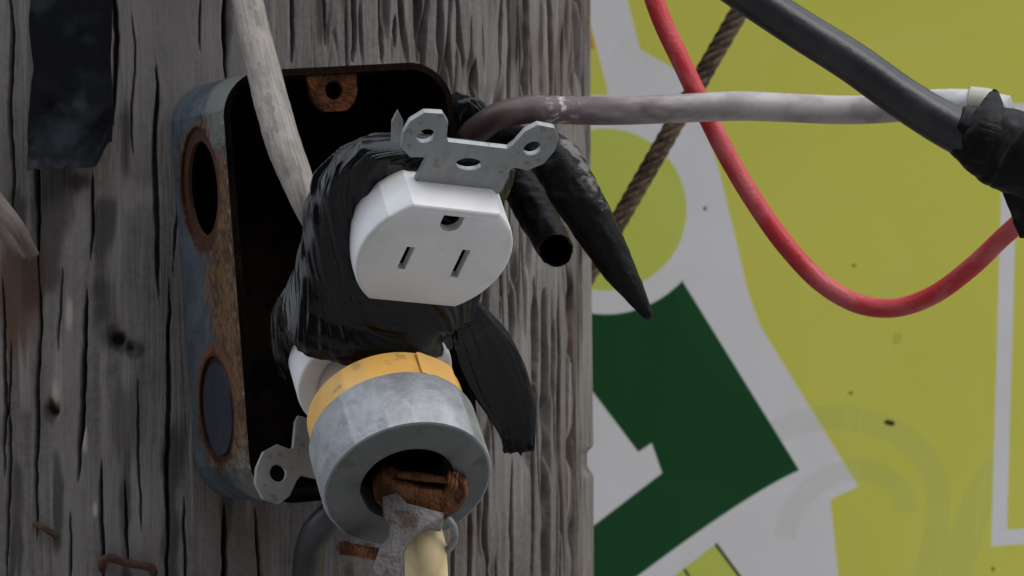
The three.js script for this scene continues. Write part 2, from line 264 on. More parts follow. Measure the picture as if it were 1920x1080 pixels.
{
  const ths = [], ys = [];
  const t0 = -0.42, t1 = 1.92, nf = 1360; for (let i = 0; i < nf; i++) ths.push(mix(t0, t1, i / nf));
  for (let i = 0; i <= 110; i++) ths.push(mix(t1, t0 + 2 * Math.PI, i / 110));
  for (let i = 0; i < 50; i++) ys.push(mix(-0.2, EYE - 0.092, 1 - Math.pow(1 - i / 50, 2.2)));
  for (let i = 0; i < 270; i++) ys.push(EYE - 0.092 + 0.184 * i / 270);
  for (let i = 0; i <= 60; i++) ys.push(EYE + 0.092 + (7.8 - EYE) * Math.pow(i / 60, 2.6));
  const W = ths.length, pos = new Float32Array(W * ys.length * 3), uv = new Float32Array(W * ys.length * 2), idx = [];
  ys.forEach((y, j) => ths.forEach((th, i) => { const k = j * W + i, thw = th > 5.28318 ? th - 6.28318 : th, p = i === W - 1 ? polePoint(t0, y) : polePoint(thw, y); pos.set([p.x, p.y, p.z], k * 3); uv.set([th * PR, y], k * 2); }));
  for (let j = 0; j < ys.length - 1; j++) for (let i = 0; i < W - 1; i++) { const a = j * W + i; idx.push(a, a + 1, a + W, a + 1, a + W + 1, a + W); }
  const c = pos.length / 3, g = new THREE.BufferGeometry();
  g.setAttribute('position', new THREE.BufferAttribute(pos, 3)); g.setAttribute('uv', new THREE.BufferAttribute(uv, 2)); g.setIndex(idx); g.computeVertexNormals();
  pole = thing('utility_pole', 'weathered grey wooden pole with long vertical cracks, carrying the rusty box', 'pole');
  mesh('shaft', g, M.wood, pole);
  mesh('pole_top', new THREE.CircleGeometry(0.109, 60).rotateX(-Math.PI / 2).translate(AX, 7.797, AZ), M.wood, pole);
  // splinters lifted from the surface at the left
  for (const [pts] of [[[[-60, 300, -29, 12, 8], [-10, 372, -25, 15, 8], [30, 425, -22, 16, 8], [64, 482, -24, 12, 6]]], [[[-50, 330, -30, 10, 6], [-10, 410, -28, 13, 6], [25, 462, -27, 9, 5], [45, 486, -28, 5, 4]]]])
    mesh('splinter', sweep(pts, { n: 40, m: 14, ridge: (t, a, l) => 0.22 * N3(Math.cos(a) * 2, Math.sin(a) * 2, l * 60) }), M.wood, pole);
}

// ---------------------------------------------------------------- dark strip stuck to the pole
{
  const a = thetaOf(62), b = thetaOf(212);
  const m = phy({ specularIntensity: 0.35, map: colorTex(512, 512, (u, v) => { return mix3([0.003, 0.0036, 0.0055], [0.022, 0.026, 0.033], sst(0.48, 0.76, fb(u, v, 6, 6, 80))); }, 0.06, 0.06), roughness: 0.55 });
  const g = sheet(60, 110, 0.0007, (u, v) => {
    const th0 = mix(a, b, u), bottom = 322 - 10 * u - 14 * Math.abs(N3(u * 5, 3, 1)) - 45 * sst(0.78, 1, u) ;
    const py = mix(-420, bottom, v), th = th0 + 0.012 * N3(v * 6, u > 0.5 ? 9 : 2, 4) * Math.abs(u - 0.5) * 2, y = yAt(py, th);
    const r = PR + 0.0021 + 0.0011 * N3(u * 2.5, v * 9, 6) + 0.0005 * N3(u * 8 + v * 9, v * 30, 8) + 0.0032 * sst(0.93, 1, v) * (1 - u * 0.7) + 0.0013 * Math.exp(-Math.pow((v - 0.9 + 0.12 * (1 - u)) / 0.02, 2));
    const n = V(Math.sin(th), 0, Math.cos(th)); return [V(AX + r * n.x, y, AZ + r * n.z), n];
  });
  tag(mesh('tar_strip', g, m), 'dark blue-black strip with curled torn lower end stuck on the pole', 'strip');
}

// ---------------------------------------------------------------- nails and staple in the wood
{
  const lift = (px, py, l) => { const th = thetaOf(px), p = V(AX + (PR + l) * Math.sin(th), 0, AZ + (PR + l) * Math.cos(th)); return p.z * 1000; };
  const s = (pts, r) => sweep(pts.map(([x, y, l]) => [x, y, lift(x, y, l * mm), r]), { n: 30, m: 12, ridge: (t, a, l) => 0.12 * N3(a, l * 900, 3) });
  tag(mesh('staple', s([[192, 1085, -2], [193, 1055, 0.5], [200, 1047, 1.6], [240, 1056, 1.8], [280, 1064, 1.6], [287, 1070, 0], [288, 1084, -2]], 8), M.oldRust), 'rusty brown wire staple in the wood at the lower edge of view', 'staple');
  tag(mesh('bent_nail', s([[64, 984, -3], [70, 984, 0.8], [82, 990, 1.6], [96, 999, 1.6], [108, 1007, 1.4]], 6), M.oldRust), 'small rusty bent nail beside a long crack, lower left of pole', 'nail');
}

// ---------------------------------------------------------------- steel electrical box
const BW = 0.055, BH = 0.097, BD = 0.042, BT = 0.0016;
{
  const g = thing('electrical_box', 'open rusty steel electrical box screwed to the wooden pole', 'box');
  g.position.copy(at(662, 527, 0));
  g.quaternion.setFromAxisAngle(V(0, 0, 1), 4.3 * Math.PI / 180).multiply(new THREE.Quaternion().setFromAxisAngle(V(0, 1, 0), 22 * Math.PI / 180));
  const rr = (w, h, r) => { const s = new THREE.Shape(), x = w / 2, y = h / 2; s.moveTo(-x + r, -y); s.lineTo(x - r, -y); s.absarc(x - r, -y + r, r, -Math.PI / 2, 0); s.lineTo(x, y - r); s.absarc(x - r, y - r, r, 0, Math.PI / 2); s.lineTo(-x + r, y); s.absarc(-x + r, y - r, r, Math.PI / 2, Math.PI); s.lineTo(-x, -y + r); s.absarc(-x + r, -y + r, r, Math.PI, Math.PI * 1.5); return s; };
  const R0 = 0.0105;
  const outer = new THREE.ExtrudeGeometry(rr(BW - .0006, BH - .0006, R0 - .0003), { depth: BD - 0.0026, bevelEnabled: true, bevelSize: 0.0003, bevelThickness: 0.0003, bevelSegments: 2, curveSegments: 18 }); outer.translate(0, 0, -BD + 0.0023);
  const cap = new THREE.ExtrudeGeometry(rr(BW - .0036, BH - .0036, R0 - .0018), { depth: 0.0003, bevelEnabled: true, bevelSize: 0.0018, bevelThickness: 0.0018, bevelSegments: 5, curveSegments: 18 }); cap.translate(0, 0, -BD + 0.002);
  const inner = new THREE.ExtrudeGeometry(rr(BW - 2 * BT, BH - 2 * BT, R0 - BT), { depth: BD + 0.01, bevelEnabled: false, curveSegments: 18 }); inner.translate(0, 0, -BD + 0.0036);
  const KY = [0.0236, -0.0268], KZ = -0.0215;
  let geo = cut(outer, [inner,
    cyl(0.0140, 0.0014, -BW / 2, KY[0], KZ, 'x', 48), cyl(0.0108, 0.01, -BW / 2, KY[0], KZ, 'x', 48),
    cyl(0.0122, 0.0018, -BW / 2, KY[1], KZ, 'x', 48), cyl(0.0105, 0.01, BW / 2, KY[0], KZ, 'x', 40)]);
  geo = mergeGeometries([prep(geo), prep(cap)]);
  geo = planarUV(toCreasedNormals(geo, 0.6));
  // outside paint versus the interior, whose shade is put into a near-black colour
  const p = geo.attributes.position, nA = geo.attributes.normal, outI = [], inI = [];
  for (let i = 0; i < p.count; i += 3) {
    const cx = (p.getX(i) + p.getX(i + 1) + p.getX(i + 2)) / 3, cy = (p.getY(i) + p.getY(i + 1) + p.getY(i + 2)) / 3, cz = (p.getZ(i) + p.getZ(i + 1) + p.getZ(i + 2)) / 3;
    const isOut = (Math.max(Math.abs(cx) / (BW / 2 - 0.0011), Math.abs(cy) / (BH / 2 - 0.0011)) > 1 || Math.hypot(Math.max(0, Math.abs(cx) - BW / 2 + R0), Math.max(0, Math.abs(cy) - BH / 2 + R0)) > R0 - 0.0011) && cz < -0.0005;
    const ko = cx < -BW / 2 + 0.0019 && Math.min(Math.hypot(cy - KY[0], cz - KZ), Math.hypot(cy - KY[1], cz - KZ)) < 0.0142;
    (isOut || ko ? outI : inI).push(i, i + 1, i + 2);
  }
  const uvA = geo.attributes.uv; for (const i of outI) uvA.setXY(i, p.getZ(i), p.getY(i));
  geo.setIndex([...outI, ...inI]); geo.clearGroups(); geo.addGroup(0, outI.length, 0); geo.addGroup(outI.length, inI.length, 1);
  // outside: blue-grey zinc with rust creeping out of the knockouts and down the front edge; tile laid in box millimetres
  const skin = colorTex(768, 1024, (u, v) => {
    const z = (u - 1) * 0.06 + 0.006, y = (v - 0.5) * 0.11, nA = tn(u, v, 16, 26, 90) - 0.5, nB = tn(u, v, 60, 100, 91) - 0.5, nC = tn(u, v, 160, 240, 92) - 0.5;
    const n = nA * 0.55 + nB * 0.3 + nC * 0.15;
    const d0 = Math.hypot(z - KZ, y - KY[0]), d1 = Math.hypot(z - KZ, y - KY[1]);
    let c = mix3([0.034, 0.044, 0.058], [0.068, 0.082, 0.096], clamp(0.5 + n * 1.6));
    c = mix3(c, [0.13, 0.135, 0.118], 0.85 * sst(0.012, 0.021, z + 0.033 + n * 0.01) * (sst(0.030, 0.037, y + n * 0.006) + sst(0.030, 0.035, -y + n * 0.006)));     // pale chalky zinc
    const waist = Math.exp(-Math.pow((y + 0.0015) / 0.015, 2));
    const front = sst(-0.026, -0.017, z + n * 0.012 - 0.006 * (1 - waist)) * sst(0.043, 0.03, Math.abs(y + 0.004) + n * 0.02);
    const ring = Math.max(1 - sst(0.0135, 0.0172, d0 + n * 0.007), 1 - sst(0.0125, 0.0155, d1 + n * 0.006));
    const r = clamp(Math.max(front, ring));
    const rust = mix3([0.050, 0.020, 0.007], [0.135, 0.070, 0.024], clamp(0.5 + nB * 1.5 + nA * 0.6));
    c = mix3(c, rust, r * 0.92);
    c = mix3(c, [0.12, 0.040, 0.014], 0.8 * sst(0.0165, 0.013, d1 + n * 0.004) * sst(-0.004, 0.008, y - KY[1]));
    c = mix3(c, [0.028, 0.011, 0.007], 0.9 * (1 - sst(0.0124, 0.0136, d1 + n * 0.002)));
    c = mix3(c, [0.042, 0.014, 0.008], 0.85 * (1 - sst(0.0140, 0.0150, d0 + n * 0.003)));
    c = mix3(c, [0.30, 0.30, 0.29], 0.5 * sst(0.34, 0.42, nB + nC * 0.5) * sst(-0.004, -0.001, z));
    return c;
  }, 0.06, 0.11);
  skin.offset.set(1 - 0.006 / 0.06, 0.5);
  const skinM = phy({ specularIntensity: 0.35, map: skin, bumpMap: rustBump, bumpScale: 0.00018, roughness: 0.62 });
  mesh('shell', geo, [skinM, M.shadedInterior], g);
  const disc = new THREE.CylinderGeometry(0.0103, 0.0108, 0.0009, 48); disc.rotateZ(Math.PI / 2); disc.translate(-BW / 2 + 0.00065, KY[1], KZ);
  const discM = phy({ specularIntensity: 0.4, map: colorTex(256, 256, (u, v) => { return mix3(mix3([0.010, 0.012, 0.021], [0.026, 0.030, 0.042], fb(u, v, 6, 6, 95)), [0.05, 0.03, 0.02], 0.7 * sst(0.62, 0.72, fb(u, v, 10, 10, 97))); }, 0.03, 0.03), roughness: 0.6, metalness: 0.2 });
  const dk = mesh('knockout_disc', planarUV(disc), discM, g); dk.userData.label = 'blue-grey knockout disc in a rusty ring';
  for (const s of [1, -1]) {
    const e = new THREE.Shape(), w = 0.0055, top = BH / 2 - BT + 0.0004, h = 0.0088; e.moveTo(-w - 0.001, top); e.lineTo(-w, top - h * 0.45); e.quadraticCurveTo(-w, top - h * 0.8, -w * 0.45, top - h); e.lineTo(w * 0.45, top - h); e.quadraticCurveTo(w, top - h * 0.8, w, top - h * 0.4); e.lineTo(w, top); e.closePath();
    const hole = new THREE.Path(); hole.absarc(0, top - h * 0.48, 0.00225, 0, Math.PI * 2, true); e.holes.push(hole);
    const eg = new THREE.ExtrudeGeometry(e, { depth: 0.0013, bevelEnabled: true, bevelSize: 0.0002, bevelThickness: 0.0002, bevelSegments: 2, curveSegments: 16 }); eg.translate(-0.001, 0, -0.0019);
    if (s < 0) eg.rotateZ(Math.PI);
    mesh('mounting_ear', planarUV(eg), phy({ specularIntensity: 0.25, map: rustMap, bumpMap: rustBump, bumpScale: 0.0003, roughness: 0.85, color: rgb(0.5, 0.42, 0.3) }), g);
  }
}

// ---------------------------------------------------------------- outlet hanging out of the box
const DX = V(0.905, -0.09, -0.416).normalize(), DY = V(0.332, 0.708, 0.624); DY.addScaledVector(DX, -DY.dot(DX)).normalize();
const DN = V().crossVectors(DX, DY).normalize();
const outletPos = at(815, 483, 46);
const outlet = thing('wall_outlet', 'white duplex outlet wrapped in black tape hanging from the open box', 'outlet');
outlet.position.copy(outletPos); outlet.quaternion.setFromRotationMatrix(new THREE.Matrix4().makeBasis(DX, DY, DN));
{
  const faceGeo = () => {
    const s = new THREE.Shape(), r = 16.3 * mm, f = 13.1 * mm, a = Math.asin(f / r);
    s.absarc(0, 0, r, -a, a); s.absarc(0, 0, r, Math.PI - a, Math.PI + a); s.closePath();
    const g = new THREE.ExtrudeGeometry(s, { depth: 9.6 * mm, bevelEnabled: true, bevelSize: 1.1 * mm, bevelThickness: 1.0 * mm, bevelSegments: 6, curveSegments: 60 }); g.translate(0, 0, -10.6 * mm);
    const slot = (x, h) => box(1.9 * mm, h * mm, 40 * mm, x * mm, -1 * mm, 0);
    const gs = new THREE.Shape(); gs.moveTo(-2.4 * mm, 12.3 * mm); gs.lineTo(2.4 * mm, 12.3 * mm); gs.lineTo(2.4 * mm, 10.2 * mm); gs.absarc(0, 10.2 * mm, 2.4 * mm, 0, -Math.PI, true); gs.closePath();
    const gg = new THREE.ExtrudeGeometry(gs, { depth: 40 * mm, bevelEnabled: false, curveSegments: 20 }); gg.translate(0, 0, -20 * mm);
    const hs = new THREE.Shape(), r2 = 14.2 * mm, f2 = 11.6 * mm, a2 = Math.asin(f2 / r2), lo = V(0, 0, 0); hs.absarc(0, 0, r2, -a2, a2); hs.absarc(0, 0, r2, Math.PI - a2, Math.PI + a2); hs.closePath();
    const hollow = new THREE.ExtrudeGeometry(hs, { depth: 20 * mm, bevelEnabled: false, curveSegments: 30 }); hollow.translate(0, 0, -22.0 * mm);
    return planarUV(toCreasedNormals(prep(cut(g, [slot(-6.35, 6.6), slot(6.35, 8.2), gg, hollow])), 0.5));
  };
  const fg = faceGeo();
  for (const y of [0, -38.1 * mm]) {
    const f = mesh('outlet_face', fg, M.plastic, outlet); f.position.y = y;
    for (const [x, h] of [[-6.35, 6.2], [6.35, 7.8]]) mesh('contact', box(0.5 * mm, h * mm, 4 * mm, (x + 0.9) * mm, -1 * mm, -5.4 * mm), M.cavity, f);
  }
  mesh('body', (() => { const s = new THREE.Shape(); s.moveTo(-12 * mm, -48 * mm); s.lineTo(13 * mm, -48 * mm); s.lineTo(14 * mm, 14 * mm); s.lineTo(-13 * mm, 14 * mm); s.closePath(); const g = new THREE.ExtrudeGeometry(s, { depth: 6 * mm, bevelEnabled: true, bevelSize: 1 * mm, bevelThickness: 1 * mm, bevelSegments: 3 }); g.translate(0, 0, -18 * mm); return planarUV(g); })(), M.cavity, outlet);
  // metal mounting strap: upper ears level with the body, lower ears bent down
  const tabShape = () => {
    const half = [[9.6, 13.0], [10, 14.3], [9.6, 20.3], [10.6, 20.9], [13.6, 20.5], [16.4, 22.8], [17.4, 26.6], [17.1, 30], [14.9, 32.8], [11.1, 33.1], [9.1, 31], [8, 27.2], [7, 25.6]];
    const s = new THREE.Shape(); s.moveTo(0, 13 * mm);
    const pts = [...half, ...half.slice().reverse().map(([x, y]) => [-x, y])];
    pts.forEach(([x, y]) => s.lineTo(x * mm, y * mm)); s.closePath();
    for (const x of [-12.4, 12.4]) { const h = new THREE.Path(); h.absarc(x * mm, 26.6 * mm, 2.15 * mm, 0, Math.PI * 2, true); s.holes.push(h); }
    const sl = new THREE.Path(); sl.absellipse(0, 20.2 * mm, 3.2 * mm, 1.9 * mm, 0, Math.PI * 2, true); s.holes.push(sl);
    return planarUV(toCreasedNormals(new THREE.ExtrudeGeometry(s, { depth: 1.0 * mm, bevelEnabled: true, bevelSize: 0.2 * mm, bevelThickness: 0.2 * mm, bevelSegments: 2, curveSegments: 24 }), 0.6));
  };
  const tg = tabShape();
  const strap = mesh('mounting_strap', tg, M.strap, outlet); strap.position.set(2.3 * mm, 0.2 * mm, -9.0 * mm);
  const low = mesh('mounting_strap', tg, M.strap, outlet);
  const world = V(-0.13, -0.95, 0.28).normalize(), side = DX.clone().negate(); side.addScaledVector(world, -side.dot(world)).normalize();
  const nn = V().crossVectors(side, world).normalize();          // side x up-of-tab
  const q = new THREE.Quaternion().setFromRotationMatrix(new THREE.Matrix4().makeBasis(side, world, nn));
  low.quaternion.copy(outlet.quaternion.clone().invert().multiply(q));
  low.position.set(1 * mm, -52.5 * mm, -10.4 * mm).add(world.clone().multiplyScalar(8 * mm).add(V(-1.5 * mm, 0, 0)).applyQuaternion(outlet.quaternion.clone().invert())).add(V(0, -13 * mm, 0).applyQuaternion(low.quaternion));
  // thin grounding clip showing behind the left ear
  const cl = new THREE.Shape(); cl.moveTo(0, 0); cl.lineTo(2.2 * mm, 0.5 * mm); cl.lineTo(2.6 * mm, 6 * mm); cl.lineTo(1.4 * mm, 9.5 * mm); cl.lineTo(0.1 * mm, 6.5 * mm); cl.closePath();
  const clip = mesh('grounding_clip', planarUV(new THREE.ExtrudeGeometry(cl, { depth: 0.5 * mm, bevelEnabled: false })), M.strap, outlet); clip.position.set(-14.2 * mm, 19.5 * mm, -13 * mm); clip.rotation.z = 0.35;

  // black tape wrapped round the body
  const rows = 150, cols = 170, pos = [], uv = [], idx = [];
  const prof = [ // y, centre x, half x, n front, n back
    [19.5, 1, 5, -12, -15], [18.4, 0.5, 11, -11.2, -18.5], [15.5, -1.2, 17.5, -10.8, -20.5], [10, -2.6, 20, -10.4, -21.5], [3, -3.2, 21.4, -9.2, -22], [-4, -2.6, 21.3, -6.0, -22], [-11, -2.2, 20.6, -3.2, -22], [-15.5, -2, 19.8, -1.0, -21.5], [-21, -2.2, 19.6, 1.5, -21], [-24.5, -2.4, 20, 4.4, -20.5], [-27, -2.6, 20.2, 6.0, -20], [-29, -2.6, 20.2, 5.4, -20], [-30.5, -2.6, 19.8, -1.5, -20], [-34, -2.6, 19.2, -7, -20], [-44, -2, 17.5, -9, -19], [-52, -1.5, 14, -11, -18], [-54, -1, 4, -13, -16]];
  const at1 = (y, k) => { let i = 0; while (i < prof.length - 2 && y < prof[i + 1][0]) i++; const t = sst(0, 1, clamp((prof[i][0] - y) / (prof[i][0] - prof[i + 1][0]))); return mix(prof[i][k], prof[i + 1][k], mix(t, clamp((prof[i][0] - y) / (prof[i][0] - prof[i + 1][0])), 0.6)); };
  for (let j = 0; j <= rows; j++) {
    const y = mix(19.5, -54, j / rows);
    for (let i = 0; i <= cols; i++) {
      const an = i / cols * Math.PI * 2, ca = Math.cos(an), sa = Math.sin(an), e = 0.55, sg = x => Math.sign(x) * Math.pow(Math.abs(x), e);
      const cx = at1(y, 1), hx = at1(y, 2), nf = at1(y, 3), nb = at1(y, 4);
      let x = cx + hx * sg(ca), n = (nf + nb) / 2 + (nf - nb) / 2 * sg(sa);
      if (sa > 0) n -= 0.55 * Math.max(0, x - 2) * sst(-20, -25, y) * sg(sa);
      // the tape front hugs the round face near its left and right rims
      const a2 = an - 0.05 * y + 0.25 * N3(ca, sa, y * 0.05), c2 = Math.cos(a2), s2 = Math.sin(a2);
      const rg = (k, f, o) => 1 - sst(0, 0.4, Math.abs(N3(c2 * k + o, s2 * k + o * 0.7, y * f + o)));
      let d = 0.8 * (rg(1.6, 0.02, 2) - 0.5) + 0.6 * (rg(3.1, 0.03, 6) - 0.4) + 0.3 * (rg(5.5, 0.05, 9) - 0.4) + 0.8 * N3(ca * 1.2 + 2, sa * 1.2, y * 0.07);
      d *= Math.min(1, (19.5 - y) / 4, (y + 54) / 4);
      x += d * ca; n += d * sa * 0.9;
      pos.push(x * mm, y * mm, n * mm); uv.push(i / cols * 0.11, y * mm);
    }
  }
  for (let j = 0; j < rows; j++) for (let i = 0; i < cols; i++) { const a = j * (cols + 1) + i, b = a + cols + 1; idx.push(a, a + 1, b, b, a + 1, b + 1); }
  for (const j of [0, rows]) { const y = j ? -54.3 : 19.8, c = pos.length / 3; pos.push(0, y * mm, -14 * mm); uv.push(0, 0); for (let i = 0; i < cols; i++) { const a = j * (cols + 1) + i; j ? idx.push(a, a + 1, c) : idx.push(a + 1, a, c); } }
  let g = new THREE.BufferGeometry(); g.setAttribute('position', new THREE.Float32BufferAttribute(pos, 3)); g.setAttribute('uv', new THREE.Float32BufferAttribute(uv, 2)); g.setIndex(idx); g.computeVertexNormals();
  const tw = mesh('tape_wrap', g, M.tape, outlet); tw.userData.label = 'wrinkled black electrical tape around the outlet body';
}

// ---------------------------------------------------------------- plug in the lower socket
{
  const plug = thing('power_plug', 'galvanised steel plug with yellow band and rusty cord clamp in the lower socket', 'plug');
  const o = outletPos.clone().addScaledVector(DY, -38.1 * mm), n = V(0.235, -0.66, 0.715).normalize();
  const x = DX.clone().addScaledVector(n, -DX.dot(n)).normalize(), y = V().crossVectors(n, x).normalize();
  plug.position.copy(o); plug.quaternion.setFromRotationMatrix(new THREE.Matrix4().makeBasis(x, y, n));
  const lathe = (pts, seg = 96) => { const g = new THREE.LatheGeometry(pts.map(([r, h]) => new THREE.Vector2(r * mm, h * mm)), seg); g.rotateX(Math.PI / 2); const p = g.attributes.position, uv = g.attributes.uv; for (let i = 0; i < p.count; i++) uv.setXY(i, uv.getX(i) * 0.11, Math.hypot(p.getX(i), p.getY(i)) + p.getZ(i)); return toCreasedNormals(g, 0.7); };
  mesh('yellow_band', lathe([[14, 9.4], [17.0, 9.4], [17.3, 9.7], [17.35, 12], [17.45, 15], [17.3, 17.6], [14, 17.6], [14, 9.4]]), M.yellowTape, plug);
  mesh('plug_face', lathe([[0, 0.3], [12.6, 0.3], [13.2, 0.8], [13.6, 9.8], [13, 9.8]]), phy({ color: rgb(0.34, 0.28, 0.235), roughness: 0.55 }), plug);
  // the loose end of the band, lapped over itself
  mesh('band_end', sheet(24, 10, 0.45 * mm, (u, v) => { const a = mix(0.95, 1.52, u) , r = (17.35 + 0.25 * sst(0.6, 1, u) + 0.3 * (1 - u)) * mm, h = mix(10.2, 16.6, v) + 0.6 * N3(u * 4, v * 2, 3); const d = V(Math.cos(a), Math.sin(a), 0); return [V(d.x * r, d.y * r, h * mm), d]; }), M.yellowTape, plug);
  mesh('metal_shell', lathe([[10, 16.4], [17.2, 16.4], [18.2, 17], [18.5, 18], [18.55, 31.6], [18.2, 32.6], [17.6, 32.9], [10.4, 32.6], [10.3, 31.8], [10.3, 22], [2, 21], [0, 21], [0, 20], [10, 20], [10, 16.4]], 128), M.galv, plug);
  const rim = mesh('shell_front_shaded', lathe([[10.35, 31], [10.45, 32.6], [11, 33], [17.3, 33.05], [17.75, 32.85], [17.7, 32]], 128), std({ map: colorTex(512, 512, (u, v) => mix3(mix3([0.12, 0.122, 0.12], [0.175, 0.177, 0.172], fb(u, v, 10, 10, 150)), [0.10, 0.085, 0.07], 0.5 * sst(0.6, 0.72, fb(u, v, 9, 9, 152))), 0.04, 0.04), roughness: 0.5, metalness: 0.8 }), plug); rim.userData.label = 'front ring of the metal shell with its shade put into a darker grey';  // darker copy of the shell metal; weaker light on the front painted in
  mesh('insert', cyl(10.2 * mm, 3 * mm, 0, 0, 23 * mm, 'z', 48), M.shadedInterior, plug);  // hole floor, its shade carried by the near-black colour
  // rusty clamp: upper bar screw, saddle, lower screw, and the grey clamp strip
  const W = (px, py, z) => plug.worldToLocal(at(px, py, z));
  plug.updateMatrixWorld(true);
  const local = (geo) => { geo.applyMatrix4(plug.matrixWorld.clone().invert()); return geo; };
  const fz = o.z * 1000 + 33 * 0.72;      // depth of the shell's front face
  const wob = (k) => (t, a, l) => k * N3(Math.cos(a) * 2, Math.sin(a) * 2, l * 700);
  mesh('clamp_screw', local(sweep([[716, 884, fz - 4, 13], [735, 887, fz - 3, 13], [738, 888, fz - 3, 8], [790, 894, fz - 2, 8.5], [838, 900, fz - 2, 8], [841, 900, fz - 2, 19], [858, 903, fz - 2, 19], [862, 903, fz - 2, 14]], { n: 90, m: 20, ridge: (t, a, l) => 0.07 * Math.sin(l * 6283 / 0.9) + 0.08 * N3(a, l * 800, 2) })), M.rust, plug);
  { // rusted saddle, a thick cast piece with a worn outline
    const sh = new THREE.Shape(), k = 0.0001165; [[708, 898], [722, 880], [738, 900], [790, 912], [838, 914], [852, 884], [866, 892], [868, 918], [852, 946], [822, 960], [768, 958], [730, 944], [712, 926]].forEach(([a, b], i) => { const p = [(a - 785) * k, (920 - b) * k]; i ? sh.lineTo(...p) : sh.moveTo(...p); }); sh.closePath();
    let g = new THREE.ExtrudeGeometry(sh, { depth: 2.5 * mm, bevelEnabled: true, bevelSize: 0.9 * mm, bevelThickness: 1.4 * mm, bevelSegments: 5 });
    g = mergeVertices(prep(g).deleteAttribute('normal').deleteAttribute('uv'), 1e-6); const p = g.attributes.position; for (let i = 0; i < p.count; i++) { const q = V().fromBufferAttribute(p, i); p.setXYZ(i, q.x + 0.0003 * N3(q.x * 500, q.y * 500, q.z * 500), q.y + 0.0004 * N3(q.x * 400 + 5, q.y * 400, q.z * 400), q.z + 0.0005 * N3(q.x * 300, q.y * 300 + 8, q.z * 300)); }
    g.computeVertexNormals(); g.rotateX(0.35); g.translate(...at(785, 920, fz - 5).toArray());
    mesh('clamp_saddle', local(planarUV(g)), M.rust, plug);
  }
  { // grey clamp strip, a bent plate outside the shell's mouth
    const s = new THREE.Shape(); const pts = [[722, 938], [742, 930], [760, 950], [826, 968], [822, 992], [800, 990], [770, 1008], [752, 1036], [748, 1070], [738, 1098], [716, 1094], [706, 1068], [718, 1030], [734, 1012], [736, 990], [724, 978]];
    pts.forEach(([a, b], i) => { const p = [(a - 770) * 0.0001165, (1000 - b) * 0.0001165]; i ? s.lineTo(...p) : s.moveTo(...p); }); s.closePath();
    const hole = new THREE.Path(); hole.absarc((727 - 770) * 0.0001165, (1000 - 1072) * 0.0001165, 0.0011, 0, 6.283, true); s.holes.push(hole);
    const g = new THREE.ExtrudeGeometry(s, { depth: 1.6 * mm, bevelEnabled: true, bevelSize: 0.5 * mm, bevelThickness: 0.4 * mm, bevelSegments: 3 });
    g.rotateX(-0.25); g.translate(...at(770, 1000, fz - 1).toArray());
    mesh('clamp_strip', local(toCreasedNormals(planarUV(g), 0.7)), std({ map: colorTex(512, 512, (u, v) => mix3(mix3([0.13, 0.122, 0.12], [0.21, 0.2, 0.195], fb(u, v, 14, 14, 160)), [0.10, 0.06, 0.04], 0.8 * sst(0.56, 0.7, fb(u, v, 9, 9, 162))), 0.04, 0.04), bumpMap: rustBump, bumpScale: 0.00012, roughness: 0.6, metalness: 0.5 }), plug);
  }
  mesh('clamp_screw', local(sweep([[636, 1028, fz - 6, 12], [650, 1028, fz - 6, 14], [652, 1029, fz - 6, 12], [690, 1036, fz - 5, 12], [726, 1044, fz - 4, 12]], { n: 80, m: 18, ridge: (t, a, l) => 0.08 * Math.sin(l * 6283 / 0.9) + 0.1 * N3(a, l * 800, 5) })), M.rust, plug);
  mesh('clamp_hook', local(sweep([[826, 985, fz - 6, 7], [838, 972, fz - 4, 7], [852, 990, fz - 5, 6], [850, 1015, fz - 8, 7], [838, 1030, fz - 10, 7], [824, 1012, fz - 10, 6]], { n: 60, m: 14 })), M.galv, plug);
  const cord = mesh('power_cord', local(sweep([[786, 960, fz - 16, 26], [792, 985, fz - 12, 33], [797, 1020, fz - 10, 38], [799, 1060, fz - 12, 40], [800, 1110, fz - 16, 40], [795, 1300, 10, 38], [780, 1700, -30, 36], [770, 2600, -45, 36], [770, 9000, -45, 36], [800, 11900, -40, 36]], { n: 260, m: 28, ridge: (t, a, l) => 0.03 * N3(Math.cos(a), Math.sin(a), l * 120) })), M.yellowCable, plug);
  cord.userData.label = 'pale yellow cord leaving the clamp downwards';
}

// ---------------------------------------------------------------- tape-wrapped wire ends and loose tape
const helix = (pitch, amp, slope = 1, k = 0.05) => (t, a, l) => { const s = (((l / pitch + slope * a / 6.283) % 1) + 1) % 1; return amp * (1 - s) * sst(0, 0.08, s) + k * N3(Math.cos(a) * 1.5, Math.sin(a) * 1.5, l * 160) + k * 0.6 * N3(Math.cos(a) * 4, Math.sin(a) * 4, l * 420); };
tag(mesh('taped_splice', sweep([[925, 250, -22, 20], [985, 268, -12, 30], [1040, 300, -4, 44], [1078, 362, -2, 46], [1118, 430, -2, 40], [1152, 490, -3, 33], [1180, 535, -4, 24], [1203, 572, -5, 15], [1216, 592, -5, 9], [1219, 597, -5, 5]], { n: 260, m: 56, ridge: helix(0.019, 0.045, 1, 0.07), color: (t, a, l, x) => mix3([0.0035, 0.0035, 0.0035], [0.17, 0.155, 0.14], sst(0.1, 0.55, N3(x.x * 420, x.y * 420, x.z * 420) + 0.6 * N3(x.x * 1500, x.y * 1500, x.z * 1500) + 0.9 - Math.hypot((t - 0.30) / 0.11, Math.atan2(Math.sin(a - 0.5), Math.cos(a - 0.5)) / 0.55))) }), phy({ vertexColors: true, specularIntensity: 0.35, roughness: 0.45, bumpMap: M.tapeDull.bumpMap, bumpScale: 0.0002 })), 'long tapered black taped wire end pointing down over the sign', 'taped wire');
